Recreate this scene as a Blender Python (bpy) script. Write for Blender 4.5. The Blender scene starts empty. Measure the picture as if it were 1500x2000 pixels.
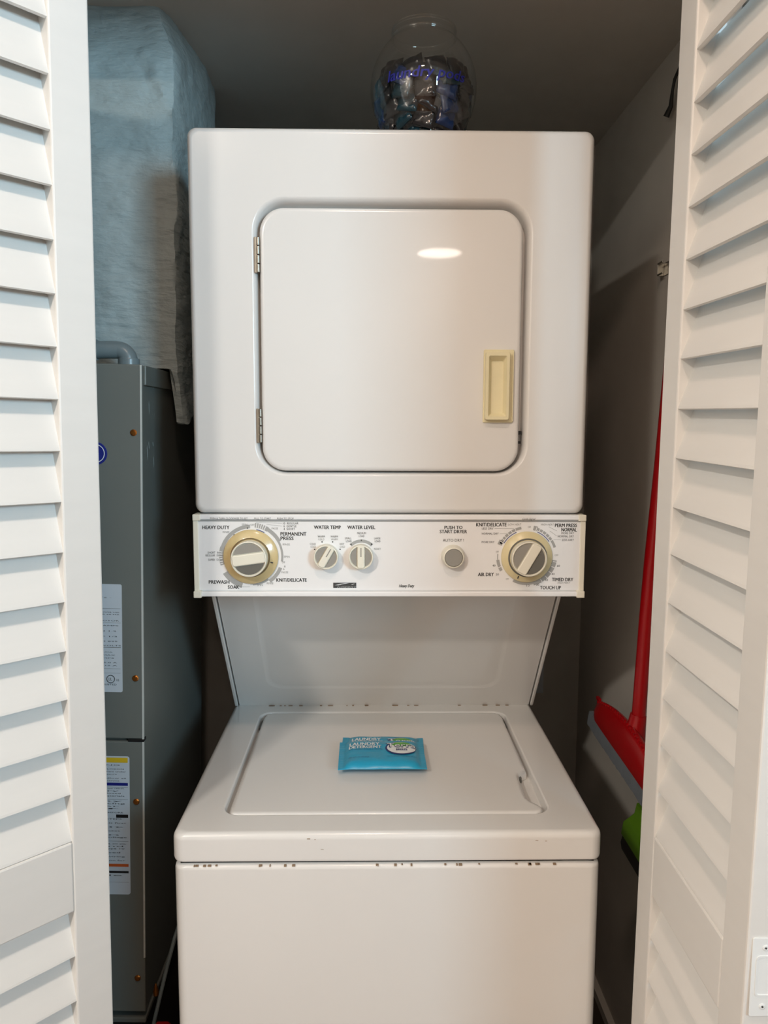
import bpy, bmesh, math, random
from mathutils import Vector, Matrix, noise
random.seed(7)
S = bpy.context.scene
COL = S.collection
PI = math.pi
R = math.radians

# ------------------------------------------------------------ camera
YAW, PITCH, ROLL = .0169, .110, .0036
fwd = Vector((math.sin(YAW)*math.cos(PITCH), math.cos(YAW)*math.cos(PITCH), -math.sin(PITCH)))
rgt = Vector((math.cos(YAW), -math.sin(YAW), 0)); up = rgt.cross(fwd)
r2 = math.cos(ROLL)*rgt + math.sin(ROLL)*up; u2 = -math.sin(ROLL)*rgt + math.cos(ROLL)*up
cd = bpy.data.cameras.new('camera'); cam = bpy.data.objects.new('camera', cd); COL.objects.link(cam)
cam.matrix_world = Matrix(((r2.x, u2.x, -fwd.x, -.03), (r2.y, u2.y, -fwd.y, 0), (r2.z, u2.z, -fwd.z, 1.377), (0, 0, 0, 1)))
cd.sensor_fit = 'VERTICAL'; cd.sensor_height = 24; cd.lens = 18; cd.clip_start = .02
S.camera = cam

# ------------------------------------------------------------ world, lights, exposure
w = bpy.data.worlds.new('world'); S.world = w; w.use_nodes = True
w.node_tree.nodes['Background'].inputs[0].default_value = (.75, .85, 1, 1)
w.node_tree.nodes['Background'].inputs[1].default_value = .6
S.view_settings.view_transform = 'Standard'; S.view_settings.look = 'None'
S.view_settings.gamma = 1; S.view_settings.use_curve_mapping = False
S.view_settings.exposure = 0.0

def area(name, loc, target, size, energy, col, size_y=None, disk=False):
    l = bpy.data.lights.new(name, 'AREA'); l.energy = energy; l.color = col
    l.shape = 'DISK' if disk else 'RECTANGLE'; l.size = size
    if not disk: l.size_y = size_y
    o = bpy.data.objects.new(name, l); COL.objects.link(o); o.location = loc
    o.rotation_euler = (Vector(target) - Vector(loc)).to_track_quat('-Z', 'Y').to_euler()
    return o
area('downlight_near', (-.05, .12, 2.425), (-.05, .12, 0), .16, 6.4, (1, .74, .58), disk=True)
area('downlight_small', (-.60, -.40, 2.425), (-.60, -.40, 0), .12, 2.6, (1, .80, .62), disk=True)
area('downlight_far', (.38, -2.42, 2.425), (.38, -2.42, 0), .26, 9, (1, .86, .74), disk=True)
area('fill_light_left', (-1.15, -1.0, 2.425), (-1.15, -1.0, 0), .18, 46, (1, .92, .82), disk=True)  # added warm fill that brightens the right-hand door, no known fixture
wl = area('window_daylight', (1.93, -1.50, 1.98), (-.2, 1.2, 2.02), 1.3, 22.5, (.52, .81, 1), .80)
wl.data.spread = R(76)

# ------------------------------------------------------------ materials
def mat(name, col, rough=.5, metal=0, bump=0, bscale=40, var=0, vscale=8, coat=0, spec=.5, stretch=None, bdist=.002):
    m = bpy.data.materials.new(name); m.use_nodes = True
    n = m.node_tree.nodes; L = m.node_tree.links; b = n['Principled BSDF']
    b.inputs['Base Color'].default_value = (*col, 1); b.inputs['Roughness'].default_value = rough
    b.inputs['Metallic'].default_value = metal; b.inputs['Coat Weight'].default_value = coat
    b.inputs['Specular IOR Level'].default_value = spec
    tc = n.new('ShaderNodeTexCoord'); mp = n.new('ShaderNodeMapping'); L.new(tc.outputs['Object'], mp.inputs[0])
    if stretch: mp.inputs['Scale'].default_value = stretch
    if bump:
        t = n.new('ShaderNodeTexNoise'); t.inputs['Scale'].default_value = bscale; t.inputs['Detail'].default_value = 6
        L.new(mp.outputs[0], t.inputs[0]); bp = n.new('ShaderNodeBump'); bp.inputs['Strength'].default_value = bump
        bp.inputs['Distance'].default_value = bdist
        L.new(t.outputs[0], bp.inputs['Height']); L.new(bp.outputs[0], b.inputs['Normal'])
    if var:
        t = n.new('ShaderNodeTexNoise'); t.inputs['Scale'].default_value = vscale; t.inputs['Detail'].default_value = 5
        L.new(mp.outputs[0], t.inputs[0]); mr = n.new('ShaderNodeMapRange'); L.new(t.outputs[0], mr.inputs[0])
        mr.inputs['From Min'].default_value = .3; mr.inputs['From Max'].default_value = .7
        mr.inputs['To Min'].default_value = 1-var; mr.inputs['To Max'].default_value = 1+var*.4
        mx = n.new('ShaderNodeVectorMath'); mx.operation = 'SCALE'; mx.inputs[0].default_value = col
        L.new(mr.outputs[0], mx.inputs['Scale']); L.new(mx.outputs[0], b.inputs['Base Color'])
    return m
def srgb(r, g, b):
    f = lambda c: (c/255/12.92 if c/255 <= .04045 else ((c/255+.055)/1.055)**2.4)
    return (f(r), f(g), f(b))
M = {}
M['enamel'] = mat('white_enamel', srgb(226, 224, 221), .22, bump=.02, bscale=220, var=.02, vscale=3, coat=.3)
M['gap_shade'] = mat('gap_shadow', (.02, .018, .016), .8)  # near-black, the shade of the gaps put into the colour
M['plastic'] = mat('console_white', srgb(238, 238, 238), .35, var=.02)
M['cream'] = mat('aged_cream_plastic', srgb(232, 222, 184), .35, var=.06, vscale=25)
M['ivory'] = mat('ivory_plastic', srgb(234, 230, 214), .35, var=.03)
M['gold'] = mat('yellowed_dial', srgb(214, 192, 142), .25, var=.10, vscale=30, coat=.4)
M['ringb'] = mat('dial_ring_brown', srgb(120, 102, 72), .2, coat=.5)
M['tan'] = mat('dryer_dial_cream', srgb(222, 208, 165), .3, var=.05, vscale=30)
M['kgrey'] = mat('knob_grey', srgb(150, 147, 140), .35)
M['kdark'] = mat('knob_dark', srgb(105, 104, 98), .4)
M['print'] = mat('print_charcoal', srgb(62, 62, 62), .6)
M['printg'] = mat('print_grey', srgb(150, 150, 148), .6)
M['printm'] = mat('print_mid_grey', srgb(165, 165, 163), .6)
M['printb'] = mat('print_blue', srgb(70, 80, 135), .6)
M['white'] = mat('print_white', srgb(235, 238, 238), .5)
M['paintdoor'] = mat('satin_white_door_paint', srgb(228, 226, 222), .42, bump=.12, bscale=18, var=.02, stretch=(1, 1, 6), bdist=.001)
M['slat'] = mat('satin_white_slat_paint', srgb(228, 226, 222), .42, bump=.15, bscale=14, var=.02, stretch=(.6, 4, 6), bdist=.001)
M['wall'] = mat('closet_wall_paint', srgb(204, 200, 192), .85, bump=.1, bscale=60, var=.05)
M['roomwall'] = mat('room_wall_paint', srgb(215, 210, 203), .85, bump=.05, bscale=60)
M['ceil'] = mat('closet_ceiling_paint', srgb(205, 203, 196), .9, bump=.15, bscale=50, var=.05)
M['floor'] = mat('closet_floor', srgb(70, 62, 55), .6, var=.25, vscale=12)
M['roomfloor'] = mat('room_floor', srgb(128, 92, 62), .4, var=.15, vscale=10, stretch=(1, 8, 1))
M['furn'] = mat('grey_furnace_paint', srgb(116, 120, 115), .4, bump=.04, bscale=90, var=.05, vscale=5)
M['furn_highlight'] = mat('painted_edge_highlight', srgb(225, 230, 226), .35, metal=.3)  # pale colour stands in for the highlight on the cabinet's front corner
M['scratch'] = mat('scratched_paint', srgb(190, 200, 198), .5)
M['copper'] = mat('copper_screw', srgb(190, 120, 55), .3, metal=.9)
M['steel'] = mat('steel', srgb(165, 160, 150), .3, metal=.9, var=.15, vscale=60)
M['black'] = mat('black_plastic', (.01, .01, .01), .5)
M['pipe'] = mat('grey_conduit', srgb(120, 132, 135), .3, var=.1, vscale=30)
M['sticker'] = mat('sticker_pale', srgb(205, 214, 222), .5)
M['yellow'] = mat('sticker_yellow', srgb(225, 190, 40), .5)
M['blue'] = mat('sticker_blue', srgb(24, 36, 130), .5)
M['orange'] = mat('sticker_orange', srgb(205, 95, 40), .5)
M['red'] = mat('red_plastic', srgb(160, 6, 14), .3, bump=.05, bscale=120, var=.08)
M['bristle'] = mat('grey_bristle', srgb(110, 118, 126), .9, bump=.6, bscale=250, stretch=(8, 8, 1))
M['green'] = mat('lime_plastic', srgb(85, 130, 20), .4)
M['packet'] = mat('cyan_film', srgb(38, 158, 196), .28, bump=.25, bscale=35, var=.06, vscale=40, stretch=(1, 2, 1), bdist=.003)
M['pkt_dark'] = mat('packet_navy', srgb(20, 45, 110), .4)
M['pkt_green'] = mat('packet_green', srgb(90, 170, 60), .4)
M['rust'] = mat('rust_brown', srgb(150, 128, 105), .8)
M['pod_dark'] = mat('pod_wrapper_charcoal', srgb(38, 37, 40), .25, var=.5, vscale=25, coat=.5)
M['pod_blue'] = mat('pod_wrapper_blue', srgb(18, 48, 98), .25, var=.3, vscale=25, coat=.5)
M['pod_teal'] = mat('pod_wrapper_teal', srgb(18, 52, 64), .25, var=.3, vscale=25, coat=.5)
M['jarprint'] = mat('jar_lettering_blue', srgb(36, 40, 150), .5)

def duct_mat():
    m = mat('mastic_coated_duct', srgb(172, 184, 184), .55, var=.10, vscale=9)
    n = m.node_tree.nodes; L = m.node_tree.links; b = n['Principled BSDF']
    tc = n['Texture Coordinate']; mp = n.new('ShaderNodeMapping'); mp.inputs['Scale'].default_value = (1, 1, 3)
    L.new(tc.outputs['Object'], mp.inputs[0])
    a = n.new('ShaderNodeTexNoise'); a.inputs['Scale'].default_value = 26; a.inputs['Detail'].default_value = 8; L.new(mp.outputs[0], a.inputs[0])
    c = n.new('ShaderNodeTexNoise'); c.inputs['Scale'].default_value = 9; c.inputs['Detail'].default_value = 10
    c.inputs['Distortion'].default_value = 1.2; L.new(tc.outputs['Object'], c.inputs[0])
    ad = n.new('ShaderNodeMath'); ad.operation = 'ADD'; L.new(a.outputs[0], ad.inputs[0]); L.new(c.outputs[0], ad.inputs[1])
    bp = n.new('ShaderNodeBump'); bp.inputs['Strength'].default_value = .65; bp.inputs['Distance'].default_value = .011
    L.new(ad.outputs[0], bp.inputs['Height']); L.new(bp.outputs[0], b.inputs['Normal'])
    return m
M['duct'] = duct_mat()

def clear_mat():
    m = bpy.data.materials.new('clear_jar_plastic'); m.use_nodes = True; n = m.node_tree.nodes; L = m.node_tree.links
    n.remove(n['Principled BSDF']); o = n['Material Output']
    t = n.new('ShaderNodeBsdfTransparent'); t.inputs[0].default_value = (.975, .985, .985, 1)
    g = n.new('ShaderNodeBsdfGlossy'); g.inputs['Roughness'].default_value = .03
    lw = n.new('ShaderNodeLayerWeight'); pw = n.new('ShaderNodeMath'); pw.operation = 'POWER'; pw.inputs[1].default_value = 3; L.new(lw.outputs['Facing'], pw.inputs[0])
    ma = n.new('ShaderNodeMath'); ma.operation = 'MULTIPLY_ADD'; ma.inputs[1].default_value = .75; ma.inputs[2].default_value = .11; L.new(pw.outputs[0], ma.inputs[0])
    mx = n.new('ShaderNodeMixShader'); L.new(ma.outputs[0], mx.inputs[0]); L.new(t.outputs[0], mx.inputs[1]); L.new(g.outputs[0], mx.inputs[2])
    L.new(mx.outputs[0], o.inputs[0]); return m
M['clear'] = clear_mat()

# ------------------------------------------------------------ helpers
def tag(o, label=None, cat=None, group=None, kind=None):
    if label: o['label'] = label
    if cat: o['category'] = cat
    if group: o['group'] = group
    if kind: o['kind'] = kind
    return o
def empty(name, loc=(0, 0, 0), label=None, cat=None, group=None, kind=None):
    o = bpy.data.objects.new(name, None); o.empty_display_size = .05; COL.objects.link(o); o.location = loc
    return tag(o, label, cat, group, kind)
def finish(name, bm, m, parent=None, smooth=True, angle=35, bevel=0, seg=2):
    bmesh.ops.recalc_face_normals(bm, faces=bm.faces)
    me = bpy.data.meshes.new(name); bm.to_mesh(me); bm.free()
    me.materials.append(M[m] if isinstance(m, str) else m)
    if smooth:
        for p in me.polygons: p.use_smooth = True
        me.set_sharp_from_angle(angle=R(angle))
    o = bpy.data.objects.new(name, me); COL.objects.link(o)
    if parent: o.parent = parent; o.location = (0, 0, 0); 
    if smooth and not bevel:
        wn = o.modifiers.new('wn', 'WEIGHTED_NORMAL'); wn.keep_sharp = True; wn.weight = 80
    if bevel:
        b = o.modifiers.new('b', 'BEVEL'); b.width = bevel; b.segments = seg; b.limit_method = 'ANGLE'; b.angle_limit = R(40)
    return o
def SF(nm, bm, m, par):        # flat print too fine to pick apart letter by letter
    o = finish(nm, bm, m, par, smooth=False); o['kind'] = 'stuff'; return o
def box(bm, x0, x1, y0, y1, z0, z1, mtx=None):
    v = [bm.verts.new((x, y, z)) for x in (x0, x1) for y in (y0, y1) for z in (z0, z1)]
    for f in ((0, 1, 3, 2), (4, 6, 7, 5), (0, 4, 5, 1), (2, 3, 7, 6), (0, 2, 6, 4), (1, 5, 7, 3)):
        bm.faces.new([v[i] for i in f])
    if mtx:
        for q in v: q.co = mtx @ q.co
    return v
def rr(a0, a1, b0, b1, r, n=6):
    r = max(1e-4, min(r, (a1-a0)/2-1e-5, (b1-b0)/2-1e-5)); out = []
    for cx, cy, s in ((a1-r, b1-r, 0), (a0+r, b1-r, 90), (a0+r, b0+r, 180), (a1-r, b0+r, 270)):
        for i in range(n+1):
            t = R(s+90*i/n); out.append((cx+r*math.cos(t), cy+r*math.sin(t)))
    return out
def loft(bm, rings, cap0=True, cap1=True):
    vs = [[bm.verts.new(p) for p in r] for r in rings]; n = len(vs[0])
    for a, b in zip(vs, vs[1:]):
        for i in range(n): bm.faces.new((a[i], a[(i+1) % n], b[(i+1) % n], b[i]))
    if cap0: bm.faces.new(vs[0][::-1])
    if cap1: bm.faces.new(vs[-1])
    return vs
def loftXZ(bm, L, n=6, **k):     # rings (x0,x1,z0,z1,r,y)
    return loft(bm, [[(a, y, b) for a, b in rr(x0, x1, z0, z1, r, n)] for x0, x1, z0, z1, r, y in L], **k)
def loftXY(bm, L, n=6, **k):
    return loft(bm, [[(a, b, z) for a, b in rr(x0, x1, y0, y1, r, n)] for x0, x1, y0, y1, r, z in L], **k)
def lathe(bm, prof, c=(0, 0, 0), axis='y', n=40, cap0=True, cap1=True):   # prof: (radius, along)
    rings = []
    for r, h in prof:
        ring = []
        for i in range(n):
            t = 2*PI*i/n; a, b = r*math.cos(t), r*math.sin(t)
            ring.append({'y': (c[0]+a, c[1]+h, c[2]+b), 'z': (c[0]+a, c[1]+b, c[2]+h), 'x': (c[0]+h, c[1]+a, c[2]+b)}[axis])
        rings.append(ring)
    return loft(bm, rings, cap0, cap1)
def tube(bm, pts, r, n=10, rs=None):
    pts = [Vector(p) for p in pts]; rings = []; prev = None
    for i, p in enumerate(pts):
        d = (pts[min(i+1, len(pts)-1)]-pts[max(i-1, 0)]).normalized()
        a = prev if prev else (Vector((0, 0, 1)) if abs(d.z) < .9 else Vector((1, 0, 0)))
        s = d.cross(a).normalized(); t = s.cross(d).normalized(); prev = t
        q = rs[i] if rs else r
        rings.append([p+q*(math.cos(2*PI*k/n)*s+math.sin(2*PI*k/n)*t) for k in range(n)])
    return loft(bm, rings)
def text_bm(bm, s, w, h, shear=0, off=.0, align='C'):
    """mesh of lettering in the local XY plane, centred, width w and cap height h"""
    cu = bpy.data.curves.new('t', 'FONT'); cu.body = s; cu.size = 1; cu.offset = off; cu.resolution_u = 2; cu.shear = shear; cu.offset = 0
    o = bpy.data.objects.new('t', cu); COL.objects.link(o)
    me = bpy.data.meshes.new_from_object(o.evaluated_get(bpy.context.evaluated_depsgraph_get()))
    xs = [v.co.x for v in me.vertices]; ys = [v.co.y for v in me.vertices]
    x0, x1 = min(xs), max(xs); cap = .70
    mid = cap/2
    start = len(bm.verts); sh = [0] if off <= 0 else [-.030, 0, .030]
    for k in sh: bm.from_mesh(me)
    bm.verts.ensure_lookup_table(); nv = bm.verts[start:]; half = len(nv)//len(sh)
    for i, v in enumerate(nv):
        k = sh[i//half]*(1.5 if off > .02 else 1)
        v.co = Vector(((v.co.x-(x0+x1)/2)*w/(x1-x0)+k*h, (v.co.y-mid)*h/cap+(k*.25*h), 0))
    bpy.data.objects.remove(o); bpy.data.curves.remove(cu); bpy.data.meshes.remove(me)
    return nv

# ------------------------------------------------------------ the setting
def struct(name, boxes, m, label, cat, bev=0):
    bm = bmesh.new()
    for b in boxes: box(bm, *b)
    o = finish(name, bm, m, smooth=False, bevel=bev); return tag(o, label, cat, kind='structure')
CZ_ = 2.078
struct('wall_back', [(-1.08, .63, 2.0, 2.1, 0, 2.5)], 'wall', 'dark grey back wall of the closet behind the laundry unit', 'wall')
struct('wall_right', [(.53, .63, 1.03, 2.0, 0, 2.5)], 'wall', 'dim grey-brown closet side wall behind the red broom', 'wall')
struct('wall_left', [(-1.08, -.98, 1.03, 2.0, 0, 2.5)], 'wall', 'closet side wall beyond the grey furnace', 'wall')
struct('ceiling', [(-.98, .53, 1.03, 2.0, CZ_, CZ_+.1)], 'ceil', 'dim grey closet ceiling above the clear jar', 'ceiling')
struct('floor', [(-1.08, .63, .93, 2.1, -.1, 0)], 'floor', 'dark closet floor under the laundry unit', 'floor')
struct('trim_1', [(.515, .53, 1.03, 2.0, 0, .022)], 'ceil', 'thin strip of trim along the foot of the right closet wall', 'trim')
struct('wall_front', [(-1.6, -.78, .93, 1.03, 0, 2.5), (.425, 2.0, .93, 1.03, 0, 2.5), (-.78, .425, .93, 1.03, 2.035, 2.5)], 'roomwall',
       'pale wall with the closet opening between the louvered doors', 'wall')
struct('wall_room_left', [(-1.7, -1.6, -2.9, 1.03, 0, 2.5)], 'roomwall', 'pale room wall left of the photographer', 'wall')
struct('wall_room_right', [(2.0, 2.1, -2.9, 1.03, 0, 2.5)], 'roomwall', 'pale room wall right of the photographer', 'wall')
struct('wall_room_back', [(-1.7, 2.1, -2.9, -2.8, 0, 2.5)], 'roomwall', 'pale room wall behind the photographer', 'wall')
struct('ceiling_room', [(-1.7, 2.1, -2.9, .93, 2.44, 2.54)], 'roomwall', 'white room ceiling in front of the closet', 'ceiling')
struct('floor_room', [(-1.7, 2.1, -2.9, .93, -.1, 0)], 'roomfloor', 'brown room floor in front of the closet', 'floor')

# ------------------------------------------------------------ louvered bifold doors (structure)
LW, LT = .287, .035
def slat_mesh():
    bm = bmesh.new()
    # cross-section leans: foot near the visible face, top towards the other side
    a = Vector((0, .0045, 0)); b = Vector((0, LT-.0055, .074)); d = (b-a).normalized(); nrm = Vector((0, -d.z, d.y))
    t = .0032
    sec = [a-nrm*t*.2+Vector((0, 0, .0)), a+nrm*t*.9, a+nrm*t+d*.003, b+nrm*t-d*.002, b+nrm*t*.3, b-nrm*t, a-nrm*t+d*.002]
    loft(bm, [[Vector((x, p.y, p.z)) for p in sec] for x in (.046, LW-.046)])
    bmesh.ops.recalc_face_normals(bm, faces=bm.faces)
    me = bpy.data.meshes.new('slat'); bm.to_mesh(me); bm.free(); me.materials.append(M['slat'])
    return me
SLAT = slat_mesh()
def leaf(parent, zs, rails, ztop=2.02, z0=.012):
    """local: x along width from the free (far) edge, y = 0 visible face, y = LT back"""
    r = empty('door_leaf'); r.parent = parent
    def member(nm, *b):
        bm = bmesh.new(); box(bm, *b); return finish(nm, bm, 'paintdoor', r, smooth=False, bevel=.0022)
    member('stile', 0, .048, 0, LT, z0, ztop); member('stile', LW-.048, LW, 0, LT, z0, ztop)
    for a, b in rails: member('rail', .0478, LW-.0478, 0, LT, a, b)
    for z in zs:
        s = bpy.data.objects.new('slat', SLAT); COL.objects.link(s); s.parent = r; s.location = (0, 0, z)
    return r
def rng(a, b, step):
    out = []
    while a < b: out.append(a); a += step
    return out
# right-hand door: leaf stands square to the opening, its visible side faces the laundry unit
zr = [.863, .924, .985, 1.045, 1.105, 1.166, 1.226, 1.283, 1.342, 1.400, 1.458, 1.514, 1.570, 1.628, 1.685, 1.741, 1.797, 1.853, 1.909]
zr_low = rng(.662-.0605*9, .75, .0605)
rails_r = [(.783, .863), (1.965, 2.02), (.012, .115)]
d1 = empty('door_1', (.33, .9585, 0), 'white louvered bifold door folded open at the right of the closet', 'closet door', kind='structure')
lr = leaf(d1, zr+zr_low, rails_r)
# local x -> world -y (towards the camera), local y -> world +x, turned slightly out of plumb
lr.matrix_local = Matrix(((0, 1, 0, 0), (-1, 0, .0187, -.0), (.0, .0, 1, 0), (0, 0, 0, 1))) @ Matrix.Translation((0, 0, 0))
# plumb error: top stands nearer the camera
lr.rotation_mode = 'XYZ'
lr.matrix_local = Matrix.Rotation(R(1.05), 4, 'X') @ Matrix(((0, 1, 0, 0), (-1, 0, 0, 0), (0, 0, 1, 0), (0, 0, 0, 1)))
d1.location = (.33, .9585+.0184*1.27, 0)
# its partner leaf folded behind it
lr2 = leaf(d1, zr+zr_low, rails_r)
lr2.matrix_local = Matrix.Translation((.040, 0, 0)) @ lr.matrix_local
bm = bmesh.new()
loftXZ(bm, [(-.0125, .0125, .813, .894, .002, 0), (-.0125, .0125, .813, .894, .002, -.0012)], n=3)
plate = finish('latch_plate', bm, 'white', d1, bevel=.0003); 
plate.location = (.0175, -.287*math.cos(R(1.05))-.0165, 0)
bm = bmesh.new(); loftXZ(bm, [(-.0085, .0085, .834, .876, .004, -.0011), (-.0085, .0085, .834, .876, .004, -.0019), (-.0068, .0068, .8357, .8743, .003, -.0019), (-.0065, .0065, .836, .874, .003, -.0005)], n=4)
q = finish('latch_recess', bm, 'white', plate)
for z in (.884, .8235):
    bm = bmesh.new(); lathe(bm, [(.003, -.001), (.003, -.0018), (.0018, -.0022), (.0008, -.0016)], (0, 0, z), n=16); finish('screw', bm, 'white', plate)
    bm = bmesh.new(); lathe(bm, [(.0009, -.0018), (.0009, -.0024)], (0, 0, z), n=8); finish('screw_slot', bm, 'print', plate)
# left-hand door: leaf swung at about 43 degrees
A = (.683, .730)
zl = [.8640+.0603*k for k in range(0, 18)]
zl_low = rng(.712-.0605*10, .74, .0605)
rails_l = [(.773, .864), (1.955, 2.02), (.012, .115)]
d2 = empty('door_2', (-.4+.0545*A[0], .905+.0545*A[1], 0), 'white louvered bifold door swung at an angle at the left of the closet', 'closet door', kind='structure')
ll = leaf(d2, zl+zl_low, rails_l)
# local x -> (-A), visible face normal points right and towards the camera
ml = Matrix(((-A[0], -A[1], 0, 0), (-A[1], A[0], 0, 0), (0, 0, 1, 0), (0, 0, 0, 1)))
# mirrored basis would flip winding: it is a proper reflection-free basis only with y = (-A1, A0)
axis = Vector((A[1], -A[0], 0))
ll.matrix_local = Matrix.Translation((0, 0, 1.25)) @ Matrix.Rotation(R(-.72), 4, axis) @ Matrix.Translation((0, 0, -1.25)) @ ml
# partner leaf from the fold back to the left jamb
ll2 = leaf(d2, zl+zl_low, rails_l)
fx, fy = -(LW+.004)*A[0], -(LW+.004)*A[1]
ll2.matrix_local = Matrix.Translation((fx-.045, fy, 0)) @ Matrix(((-A[0], A[1], 0, 0), (A[1], A[0], 0, 0), (0, 0, 1, 0), (0, 0, 0, 1)))

# ------------------------------------------------------------ stacked washer and dryer: one machine
unit = empty('laundry_center', (0, 0, 0), 'white stacked washer and dryer with a dial console between the two', 'washer dryer')
def U(nm, bm, m, **k): return finish(nm, bm, m, unit, **k)
X0, X1 = -.3035, .3025
# dryer cabinet with stamped door recess
bm = bmesh.new()
zb, zt = 1.2430, 1.8160
L = [(X0, X1, zb, zt, .014, 1.86), (X0, X1, zb, zt, .014, 1.197)]
for a, d in ((.0008, 1.193), (.0028, 1.1888), (.0058, 1.1862), (.0095, 1.1852)):
    L.append((X0+a, X1-a, zb+a, zt-a, .014-a*.4, d))
L += [(-.209, .2125, 1.3015, 1.7175, .050, 1.1850)]
for a, d in ((.0015, 1.1853), (.0035, 1.1868), (.0055, 1.190), (.0075, 1.197), (.008, 1.212)):
    L.append((-.209+a, .2125-a, 1.3015+a*.8, 1.7175-a*1.35, .05-a, d))
loftXZ(bm, L, n=10); dry = U('dryer_cabinet', bm, 'enamel', angle=50)
# dryer door
bm = bmesh.new(); x0, x1, z0, z1 = -.1972, .1972, 1.3095, 1.7010
loftXZ(bm, [(x0, x1, z0, z1, .036, 1.211), (x0, x1, z0, z1, .036, 1.1895)] + [(x0+a, x1-a, z0+a, z1-a, .036-a*.5, d) for a, d in ((.0006, 1.1868), (.0018, 1.1850), (.0038, 1.1838), (.007, 1.1834))], n=10)
door = U('dryer_door', bm, 'enamel', angle=50)
# recessed pull handle
bm = bmesh.new()
loftXZ(bm, [(.1405, .1868, 1.3845, 1.4945, .002, 1.1836), (.1405, .1868, 1.3845, 1.4945, .002, 1.1812), (.1412, .1861, 1.3852, 1.4938, .002, 1.1805)], n=3)
hd = finish('door_handle', bm, 'cream', door); hd['label'] = 'cream recessed pull handle'
bm = bmesh.new()
loftXZ(bm, [(.1425, .1790, 1.3885, 1.4905, .003, 1.1808), (.1425, .1790, 1.3885, 1.4905, .003, 1.1710), (.1432, .1783, 1.3892, 1.4898, .003, 1.1702),
            (.1470, .1745, 1.3935, 1.4845, .002, 1.1702), (.1474, .1741, 1.3940, 1.4840, .002, 1.1709), (.1530, .1700, 1.3990, 1.4760, .002, 1.1822)], n=3)
finish('handle_cup', bm, 'cream', hd)
bm = bmesh.new()
box(bm, .1845, .1862, 1.1785, 1.1808, 1.387, 1.4925); finish('handle_lip', bm, 'cream', hd, bevel=.0004)
# hinges
for za, zc in ((1.606, 1.658), (1.3525, 1.4045)):
    h = empty('hinge'); h.parent = unit
    bm = bmesh.new(); box(bm, -.2048, -.2005, 1.1838, 1.1850, za, zc); box(bm, -.2030, -.2012, 1.1840, 1.1930, za, zc); finish('hinge_leaf', bm, 'steel', h, bevel=.0003)
    n = 4
    for i in range(n):
        a = za+(zc-za)*i/n+.0006; b = za+(zc-za)*(i+1)/n-.0006
        bm = bmesh.new(); lathe(bm, [(.0022, a), (.0026, a+.0005), (.0026, b-.0005), (.0022, b)], (-.1992, 1.1842, 0), 'z', n=14)
        finish('knuckle', bm, 'steel', h)
# small latch seen in the gap right of the door
bm = bmesh.new(); box(bm, .1975, .2035, 1.196, 1.206, 1.366, 1.372); box(bm, .1975, .2030, 1.198, 1.206, 1.352, 1.356); U('door_latch', bm, 'black', smooth=False)
# console
bm = bmesh.new(); CY = 1.1800
box(bm, -.296, .295, CY+.0010, 1.32, 1.1160, 1.2425); U('console_body', bm, 'enamel', smooth=False)
bm = bmesh.new(); box(bm, -.300, .2990, CY-.0006, CY+.004, 1.1235, 1.2350); cons = U('console_panel', bm, 'plastic', smooth=False, bevel=.0008)
bm = bmesh.new(); box(bm, -.2995, .2985, CY-.0032, CY+.004, 1.2348, 1.2420); U('console_trim', bm, 'plastic', smooth=False, bevel=.0012)
bm = bmesh.new(); box(bm, -.2995, .2985, CY-.0012, CY, 1.2318, 1.2340); U('console_stripe', bm, 'printg', smooth=False)
bm = bmesh.new(); box(bm, -.2995, .2985, CY-.0065, CY+.004, 1.1146, 1.1222); U('console_trim', bm, 'plastic', smooth=False, bevel=.0018, seg=3)
for sx, (a, b) in ((-1, (-.3045, -.2965)), (1, (.2955, .3035))):
    bm = bmesh.new(); box(bm, a, b, CY-.0022, CY+.03, 1.1135, 1.2425)
    e0, e1 = (a, b+.004) if sx < 0 else (a-.004, b)
    box(bm, e0, e1, CY-.0085, CY+.005, 1.1130, 1.1235); box(bm, e0, e1, CY-.0045, CY+.005, 1.2330, 1.2428)
    U('end_cap', bm, 'ivory', smooth=False, bevel=.0010)
# console artwork: grid of the printed overlay (units of 0.8 mm, origin as on the panel)
def GX(u): return -.3030+(u-379.7)*.6040/759.3
def GZ(v): return 1.2402-(v-1008)*.1262/157
GU = .6040/759.3
PY = CY-.0010
def panel_text(bm, items):
    for s, a, b, v, h, *o in items:
        sh = o[0] if o else 0
        for q in text_bm(bm, s, (b-a)*GU, h*GU, shear=sh, off=.008 if h > 5.5 else .0):
            q.co = Vector((GX((a+b)/2)+q.co.x, PY, GZ(v)+q.co.y))
big = [('HEAVY DUTY', 396, 448, 1030, 7), ('PERMANENT', 547, 597, 1042.5, 7), ('PRESS', 547, 572, 1051, 7), ('KNIT/DELICATE', 538, 597, 1132.5, 7),
       ('PREWASH', 406, 446, 1136.5, 7), ('SOAK', 443, 465, 1146.5, 7), ('WATER TEMP', 612, 664, 1029.5, 7), ('WATER LEVEL', 677, 731, 1029.5, 7),
       ('PUSH TO', 866, 901, 1029.5, 6.5), ('START DRYER', 857, 910, 1037.5, 6.5), ('AUTO DRY !', 863, 904, 1054.5, 5.5),
       ('KNIT/DELICATE', 928, 987, 1024, 7), ('AIR DRY', 933, 964, 1121.5, 7), ('PERM PRESS', 1082, 1125, 1025, 7), ('NORMAL', 1095, 1125, 1033.5, 7),
       ('TIMED DRY', 1079, 1121, 1131.5, 7), ('TOUCH UP', 1056, 1097, 1147.5, 7)]
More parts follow.
